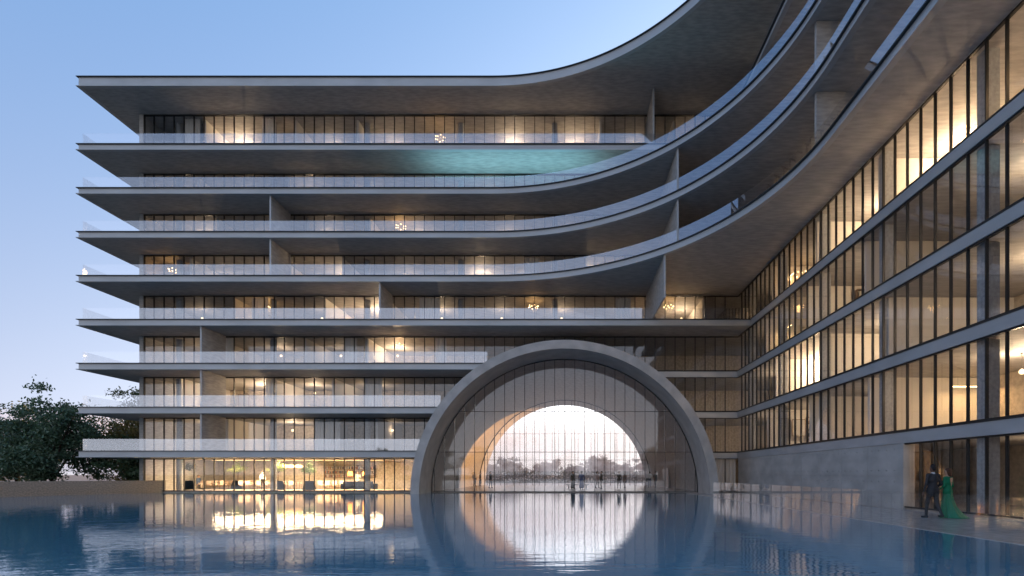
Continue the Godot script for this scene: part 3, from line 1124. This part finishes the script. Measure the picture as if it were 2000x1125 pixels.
func globe(x: float, d: float, lv: int, e: float, wing: bool) -> void:  # added lamp, stands in for whatever lights the room
	var y: float = storey_y(lv)[1] - 0.75
	var t := thing("added_globe_lamp", "added globe lamp standing in for room lighting in %s room of the %s storey" % ["a wing" if wing else "a front", ORD[lv]], "pendant lamp", P(x, y, d), 0.0, "%s stand-in globe lamps of the %s storey" % ["wing" if wing else "front", ORD[lv]])
	var g := Shape.new()
	g.ball(Vector3.ZERO, Vector3.ONE * 0.11, 8)
	obj("added_lamp_globe", g, M.globe, t)
	var s := Shape.new()
	s.tube(Vector3(0, 0.108, 0), Vector3(0, 0.74, 0), 0.008, 0.008, 5)
	s.tube(Vector3(0, 0.71, 0), Vector3(0, 0.745, 0), 0.06, 0.06, 10)
	obj("cable", s, M.metal, t)
	var a := OmniLight3D.new()
	a.name = "light"
	a.light_energy = e * (0.55 + 0.6 * fmod(absf(x * 1.7 + d * 0.9 + lv), 1.0))
	a.light_size = 0.1
	a.omni_range = 14.0
	a.omni_attenuation = 2.0
	a.light_color = Color(1.0, 0.87, 0.71)
	a.shadow_enabled = true
	t.add_child(a)

func chandelier(x: float, y: float, d: float, label: String) -> void:
	var t := thing("chandelier", label, "chandelier", P(x, y, d), 0.0, "bead chandeliers behind the glass")
	var s := Shape.new()
	s.tube(Vector3(0, 0.05, 0), Vector3(0, 0.5, 0), 0.012, 0.012, 6)
	for i in 10:
		var a := TAU * i / 10
		s.tube(Vector3(0, 0.06, 0), Vector3(cos(a) * 0.42, 0.0, sin(a) * 0.42), 0.008, 0.008, 5)
	obj("stem", s, M.metal, t)
	for i in 10:
		var a := TAU * i / 10
		var b := Shape.new()
		b.ball(Vector3(cos(a) * 0.42, -0.04 - 0.12 * (i % 2), sin(a) * 0.42), Vector3.ONE * 0.05, 5)
		obj("bulb", b, M.bulb, t)
	var o := OmniLight3D.new()
	o.name = "light"
	o.light_energy = 0.35
	o.light_size = 0.3
	o.light_color = Color(1.0, 0.76, 0.47)
	o.shadow_enabled = true
	o.omni_range = 12
	o.position = Vector3(0, -0.3, 0)
	t.add_child(o)

func strip_light(a: Vector3, b: Vector3, label: String, e := 2.0) -> void:
	var t := thing("strip_light", label, "strip light", (a + b) / 2, 0.0, "slim strip lights in the rooms")
	var h := (b - a) / 2
	var s := Shape.new()
	s.tube(-h, h, 0.022, 0.022, 6)
	obj("light_tube", s, M.strip, t)
	var c := Shape.new()
	for k in [-0.7, 0.7]:
		c.tube(h * k + Vector3(0, 0.024, 0), h * k + Vector3(0, 0.5, 0), 0.006, 0.006, 4)
	obj("cable", c, M.metal, t)
	var o := AreaLight3D.new()
	o.name = "light"
	o.area_size = Vector2((b - a).length(), 0.05)
	o.light_energy = e
	o.light_color = Color(1.0, 0.8, 0.55)
	o.shadow_enabled = true
	t.add_child(o)
	var dir := h.normalized()
	o.basis = Basis(dir, dir.cross(Vector3.UP) * -1.0, Vector3.UP).orthonormalized()
	o.position = Vector3(0, -0.04, 0)

func curtain(x: float, y0: float, y1: float, d: float, w: float, label: String) -> void:
	var s := Shape.new()
	var k := int(w / 0.06)
	for i in k:
		var x0 := -w / 2 + w * i / k
		var x1 := -w / 2 + w * (i + 1) / k
		var z0 := 0.05 * sin(i * 1.3)
		var z1 := 0.05 * sin((i + 1) * 1.3)
		s.quad(Vector3(x0, 0, z0), Vector3(x1, 0, z1), Vector3(x1, y1 - y0, z1), Vector3(x0, y1 - y0, z0))
	var o := obj("curtain", s, M.curtain)
	o.position = P(x, y0, d)
	tag(o, label, "curtain", "pale curtains behind the glass")

func table_set(x: float, d: float, label: String) -> void:
	var t := thing("dining_table", label, "table", P(x, 0.1, d), 0.0, "lobby tables")
	var s := Shape.new()
	s.box(Vector3(-0.7, 0.72, -0.4), Vector3(0.7, 0.76, 0.4))
	obj("tabletop", s, M.wood, t)
	for e in [[-1, -1], [1, -1], [-1, 1], [1, 1]]:
		var l := Shape.new()
		l.tube(Vector3(e[0] * 0.62, 0, e[1] * 0.33), Vector3(e[0] * 0.62, 0.72, e[1] * 0.33), 0.025, 0.03, 8)
		obj("leg", l, M.wood, t)
	for e in [[-0.35, 0.65, 0.0], [0.35, 0.65, 0.0], [-0.35, -0.65, PI], [0.35, -0.65, PI]]:
		var c := thing("dining_chair", label.replace("wooden lobby table", "pale upholstered chair at the table"), "chair", P(x + e[0], 0.1, d - e[1]), e[2], "chairs round the lobby tables")
		var q := Shape.new()
		q.box(Vector3(-0.22, 0.42, -0.22), Vector3(0.22, 0.48, 0.22))
		obj("seat", q, M.fabric, c)
		var r := Shape.new()
		r.box(Vector3(-0.22, 0.5, 0.17), Vector3(0.22, 0.85, 0.22))
		obj("backrest", r, M.fabric, c)
		for k in [[-1, -1], [1, -1], [-1, 1], [1, 1]]:
			var l2 := Shape.new()
			l2.tube(Vector3(k[0] * 0.19, 0, k[1] * 0.19), Vector3(k[0] * 0.18, 0.42, k[1] * 0.18), 0.014, 0.018, 6)
			obj("leg", l2, M.wood, c)

func shelf_unit(at: Vector3, turn: float, w: float, h: float, label: String) -> void:
	var t := thing("bookshelf", label, "shelf", at, turn, "shelves in the rooms")
	var n := int(h / 0.4)
	for i in n + 1:
		var s := Shape.new()
		s.box(Vector3(-w / 2, h * i / n - 0.02, 0), Vector3(w / 2, h * i / n + 0.02, 0.32))
		obj("shelf_board", s, M.wood, t)
	for e in [-1, 1]:
		var s2 := Shape.new()
		s2.box(Vector3(e * w / 2 - 0.02, 0, -0.003), Vector3(e * w / 2 + 0.02, h, 0.323))
		obj("side_panel", s2, M.wood, t)
	var bk := Shape.new()
	bk.tinted = true
	for i in n:
		var x := -w / 2 + 0.05
		while x < w / 2 - 0.1:
			var k := rng.randf_range(0.03, 0.07)
			if rng.randf() < 0.75:
				bk.tint = [Color(0.35, 0.3, 0.24), Color(0.1, 0.12, 0.16), Color(0.3, 0.12, 0.08), Color(0.5, 0.48, 0.44)][rng.randi() % 4]
				bk.box(Vector3(x, h * i / n + 0.021, 0.05), Vector3(x + k - 0.006, h * i / n + rng.randf_range(0.2, 0.32), 0.28))
			x += k
	stuff(obj("books", bk, M.skin, t))

func picture(at: Vector3, turn: float, w: float, h: float, label: String) -> void:
	var t := thing("framed_picture", label, "picture", at, turn, "pictures on the room walls")
	var s := Shape.new()
	s.box(Vector3(-w / 2, -h / 2, 0), Vector3(w / 2, h / 2, 0.03))
	obj("frame", s, M.wood, t)
	var p := Shape.new()
	p.box(Vector3(-w / 2 + 0.05, -h / 2 + 0.05, 0.031), Vector3(w / 2 - 0.05, h / 2 - 0.05, 0.036))
	obj("print", p, M.board, t)

func planter(x: float, d: float, label: String, col: Color) -> void:
	var t := thing("planter", "tapered stone planter holding the " + label.split(" in ")[0], "planter", P(x, 0.1, d), 0.0, "lobby planters")
	var s := Shape.new()
	s.lathe(Vector3.ZERO, [Vector2(0.0, 0.0), Vector2(0.55, 0.0), Vector2(0.58, 0.1), Vector2(0.42, 0.86), Vector2(0.36, 0.86), Vector2(0.37, 0.74), Vector2(0.0, 0.74)], 24)
	obj("pot", s, M.pot, t)
	tree("indoor_tree", label, "tree", P(x, 0.82, d), 1.95, 0.75, 1500, 0.06, col, "potted trees in the lobby", 0.42)

func rooms() -> void:
	# globe lamps added to stand in for the flats' room lights: storey, x or depth, strength
	var base := [0.0, 3.4, 3.2, 2.8, 3.2, 3.4, 3.4, 3.0, 5.5]
	var bright := {1: [-26.0, 5.0], 2: [-28.2, 16.0], 3: [-16.0, 6.0], 4: [-17.4, 14.0], 5: [-8.0, 6.0], 6: [-14.0, 5.0], 7: [-30.0, 3.0], 8: [-30.5, 14.0]}
	for lv in range(1, 9):
		var spots := [[bright[lv][0], bright[lv][1]]]
		for k in 9:
			var x: float = -34.2 + k * 5.7 + [0.0, 0.6, -1.1, 1.4, -0.4, 2.0, 0.3, -1.5, 0.8][lv]
			if absf(x - bright[lv][0]) > 3.2 and not (lv < 4 and absf(x) < 12.9) and x < 14.0:
				spots.append([x, base[lv] * [0.2, 1.2, 0.6, 1.5, 0.35][(k * 3 + lv) % 5]])
		for q in spots:
			globe(q[0], 50.2, lv, q[1] * 0.42, false)
	for e in [[1, 43.5, 7.0], [1, 37.5, 6.0], [1, 29.5, 4.0], [1, 21.5, 6.0], [1, 12.5, 5.0], [2, 43.5, 7.0], [2, 38.0, 14.0], [2, 35.0, 12.0], [2, 29, 7.0], [2, 20, 6.0], [2, 12, 4.0], [3, 43.5, 3.5], [3, 36, 4.5], [3, 29, 6.5], [3, 20, 6.0], [3, 12, 4.0], [4, 43.0, 3.5], [4, 36.5, 4.0], [4, 30.0, 12.0], [4, 24.5, 14.0], [4, 17, 4.0], [0, 19.5, 4.0], [0, 12.5, 4.0], [5, 40, 4.0], [5, 31, 5.0], [5, 23, 5.0], [5, 15, 4.0], [6, 39, 4.0], [6, 30, 5.0], [6, 22, 4.0], [7, 40, 4.0], [7, 31, 5.0], [7, 22, 4.0], [8, 40, 7.0], [8, 31, 9.0], [8, 22, 8.0]]:
		globe(18.6, e[1], e[0], e[2] * 0.5, true)  # those in the upper wing storeys are added to warm the soffits
	for e in [[520, 597, 4], [1042, 597, 4], [1306, 597, 4], [783, 441, 6], [340, 526, 5], [1420, 517, 5], [780, 672, 3], [860, 268, 8]]:
		var d := 47.4
		chandelier(px(e[0], d), EYE + (926.5 - e[1]) / 1030.0 * d, d, "chandelier of glowing beads behind the glass of the %s storey" % ORD[e[2]])
	for e in [[38.5, 16.3], [22.5, 16.3]]:
		chandelier(17.2, e[1], e[0], "chandelier of glowing beads in a wing room")
	strip_light(P(16.8, 16.4, 41.0), P(16.8, 16.4, 38.9), "slim strip light in the wing's fourth upper storey")
	strip_light(P(16.8, 12.7, 41.0), P(16.8, 12.7, 39.3), "slim strip light in the wing's third upper storey")
	strip_light(P(19.0, 5.9, 26.0), P(21.2, 5.9, 26.0), "horizontal strip light beside a column in the wing's first upper storey")
	strip_light(P(18.0, 5.9, 20.5), P(20.6, 5.9, 20.5), "horizontal strip light hanging in the wing's first upper storey")
	strip_light(P(16.4, 16.55, 16.6), P(18.5, 16.55, 16.6), "strip light above a dark cabinet in the wing's fourth upper storey")
	for e in [[1, -30.5, 1.5], [1, -21.0, 2.2], [2, -26.0, 1.0], [2, -17.0, 1.6], [3, -30.0, 1.4], [3, -19.0, 1.2], [3, -11.0, 1.0], [4, -27.0, 1.4], [4, -12.0, 1.8], [4, 5.0, 1.2], [5, -25.0, 1.6], [5, -3.0, 1.4], [8, -33.0, 1.4], [8, -26.2, 1.2]]:
		var yy := storey_y(e[0])
		curtain(e[1], yy[0], yy[1], GLZ + 0.45, e[2], "sheer pale curtain behind the glass of the %s storey" % ORD[e[0]])
	for e in [[1, 40.2, 2.4], [3, 33.4, 2.6], [4, 33.0, 2.6], [2, 26.0, 2.2]]:
		shelf_unit(P(19.5, LEVELS[e[0] - 1], e[1] - 0.01), 0.0, 2.4, e[2], "tall bookshelf against a cross wall on the wing's %s storey" % ORD[e[0]])
	for e in [[1, 40.15, 17.6], [3, 40.8, 18.5], [2, 31.8, 19.5]]:
		picture(P(e[2], LEVELS[e[0] - 1] + 1.6, e[1] - 0.3), 0.0, 1.0, 1.3, "wood-framed picture on a cross wall of the wing's %s storey" % ORD[e[0]])
	for e in [[1, -31.0], [1, -33.5], [2, -32.6], [3, -22.0]]:
		picture(P(e[1], LEVELS[e[0] - 1] + 1.9, 53.4), 0.0, 1.1, 1.5, "dark framed picture on the back wall of a flat on the %s storey" % ORD[e[0]])
	curtain(13.9, 0.1, 2.95, GLZ + 0.4, 2.2, "cream curtain behind the ground-floor glass right beside the arch foot")
	globe(13.9, 49.5, 0, 1.2, false)  # added lamp to brighten the glass beside the arch
	# lobby
	ceiling_light(-25.4, 2.95, 50.0, 16.0, 0.5, 170.0, "long bright cove light across the lobby ceiling", "lobby ceiling light", Color(1.0, 0.87, 0.68))
	planter(px(337, 51), 51, "small olive tree in the planter at the lobby's dim end", Color(0.07, 0.09, 0.05))
	planter(px(366, 51.5), 51.5, "bushy grey-green tree in the second planter from the lobby's dim end", Color(0.06, 0.08, 0.05))
	planter(px(464, 52), 52, "bright yellow-green tree in a planter beside the lobby tables", Color(0.16, 0.2, 0.04))
	planter(px(543, 50.5), 50.5, "upright light green tree in a planter near the round column", Color(0.14, 0.19, 0.05))
	planter(px(604, 49.5), 49.5, "leaning dense green tree in a planter beside the pendant lamps", Color(0.08, 0.13, 0.04))
	for e in [[412, "nearest the seated person in blue"], [438, "before the low bright planter"], [487, "just before the round column"], [522, "beside the upright light green tree"], [570, "under the pebble pendant lamps"], [640, "before the wide wall shelf"], [668, "next to the navy sofa"]]:
		table_set(px(e[0], 52.5), 52.5, "wooden lobby table " + e[1])
	var bl := Color(0.05, 0.08, 0.16)
	person("person in blue jacket seated at a lobby table", P(px(388, 51.5), -0.28, 51.5), 1.4, {"top": bl, "legs": Color(0.5, 0.42, 0.35), "sit": true}, 0.035, "people in the lobby")
	person("person in white shirt standing near the lobby column", P(px(513, 51.0), 0.1, 51.0), 1.0, {"top": Color(0.6, 0.6, 0.6), "legs": Color(0.02, 0.02, 0.025), "jacket": false}, 0.035, "people in the lobby")
	person("person in pale top behind the navy sofa", P(px(699, 53.5), 0.1, 53.5), 0.0, {"top": Color(0.5, 0.55, 0.5), "legs": Color(0.05, 0.05, 0.06)}, 0.035, "people in the lobby")
	var so := thing("sofa", "long navy sofa at the bright end of the lobby", "sofa", P(px(702, 49.0), 0.1, 49.0))
	var s := Shape.new()
	s.box(Vector3(-1.35, 0.12, -0.45), Vector3(1.35, 0.45, 0.45))
	obj("seat", s, M.navy, so)
	var s2 := Shape.new()
	s2.box(Vector3(-1.35, 0.46, 0.2), Vector3(1.35, 0.82, 0.45))
	obj("backrest", s2, M.navy, so)
	for e in [-1, 1]:
		var s3 := Shape.new()
		s3.box(Vector3(e * 1.45 - 0.1, 0.12, -0.45), Vector3(e * 1.45 + 0.095, 0.62, 0.45))
		obj("armrest", s3, M.navy, so)
		var l := Shape.new()
		l.tube(Vector3(e * 1.2, 0, 0), Vector3(e * 1.2, 0.12, 0), 0.03, 0.03, 6)
		obj("leg", l, M.wood, so)
	for e in [[684, 50.5], [713, 50.5]]:
		var t := thing("floor_lamp", "floor lamp with a glowing amber drum shade behind the navy sofa", "lamp", P(px(e[0], e[1]), 0.1, e[1]), 0.0, "lobby floor lamps")
		var q := Shape.new()
		q.tube(Vector3.ZERO, Vector3(0, 1.4, 0), 0.015, 0.015, 8)
		q.tube(Vector3.ZERO, Vector3(0, 0.03, 0), 0.15, 0.15, 14)
		obj("stand", q, M.metal, t)
		var q2 := Shape.new()
		q2.tube(Vector3(0, 1.35, 0), Vector3(0, 1.75, 0), 0.22, 0.2, 18, false)
		obj("lamp_shade", q2, M.shade, t)
	for e in [[557, 0.32], [569, 0.42], [584, 0.36]]:
		var t := thing("pendant_lamp", "white glowing pebble-shaped pendant lamp over the lobby tables", "pendant lamp", P(px(e[0], 51), 2.35 - 0.1 * absf(e[1] - 0.36), 51), 0.0, "lobby pendant lamps")
		var q := Shape.new()
		q.ball(Vector3.ZERO, Vector3(e[1], 0.16, 0.3), 8)
		obj("lamp_shade", q, M.bulb if false else M.panel, t)
		var q2 := Shape.new()
		q2.tube(Vector3(0, 0.1, 0), Vector3(0, 0.6, 0), 0.008, 0.008, 5)
		obj("cable", q2, M.metal, t)
	shelf_unit(P(px(668, 55.9), 1.25, 55.95), 0.0, 3.6, 1.3, "wide wall shelf of bottles and books behind the lobby counter")
	shelf_unit(P(px(716, 55.9), 1.25, 55.95), 0.0, 1.9, 1.3, "narrow wall shelf beside the wide one behind the lobby counter")
	# pool on the terrace, seen only by the light it throws on the slab above
	var po := thing("terrace_pool", "lit turquoise pool on the upper curved terrace", "pool", P(-4.5, LEVELS[6], 44.2))
	var w := Shape.new()
	w.box(Vector3(-7, 0.003, -0.95), Vector3(7, 0.25, 0.95))
	obj("basin", w, M.stone, po)
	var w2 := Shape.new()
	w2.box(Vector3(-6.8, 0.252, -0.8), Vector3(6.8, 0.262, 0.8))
	obj("glowing_water", w2, M.pool, po)  # water surface given its own glow, no underwater lamps modelled
	var al := AreaLight3D.new()
	al.name = "light"
	al.area_size = Vector2(13.6, 1.6)
	al.light_energy = 8.0
	al.light_color = Color(0.6, 0.86, 0.93)
	al.shadow_enabled = true
	al.position = Vector3(0, 0.28, 0)
	al.rotation.x = PI / 2
	po.add_child(al)
	var bn := thing("white_bench", "low white bench inside the arched hall", "bench", P(px(1128, 54.5), 0.1, 54.5))
	var b1 := Shape.new()
	b1.box(Vector3(-1.2, 0.36, -0.25), Vector3(1.2, 0.44, 0.25))
	obj("seat", b1, M.white, bn)
	for e in [-1, 1]:
		var b2 := Shape.new()
		b2.box(Vector3(e * 0.9 - 0.06, 0, -0.2), Vector3(e * 0.9 + 0.06, 0.358, 0.2))
		obj("leg", b2, M.white, bn)

func _ready() -> void:
	rng.seed = 7
	materials()
	make_hand()
	setup()
	setting()
	front_block()
	wing_block()
	arch()
	trees()
	rooms()
	people()
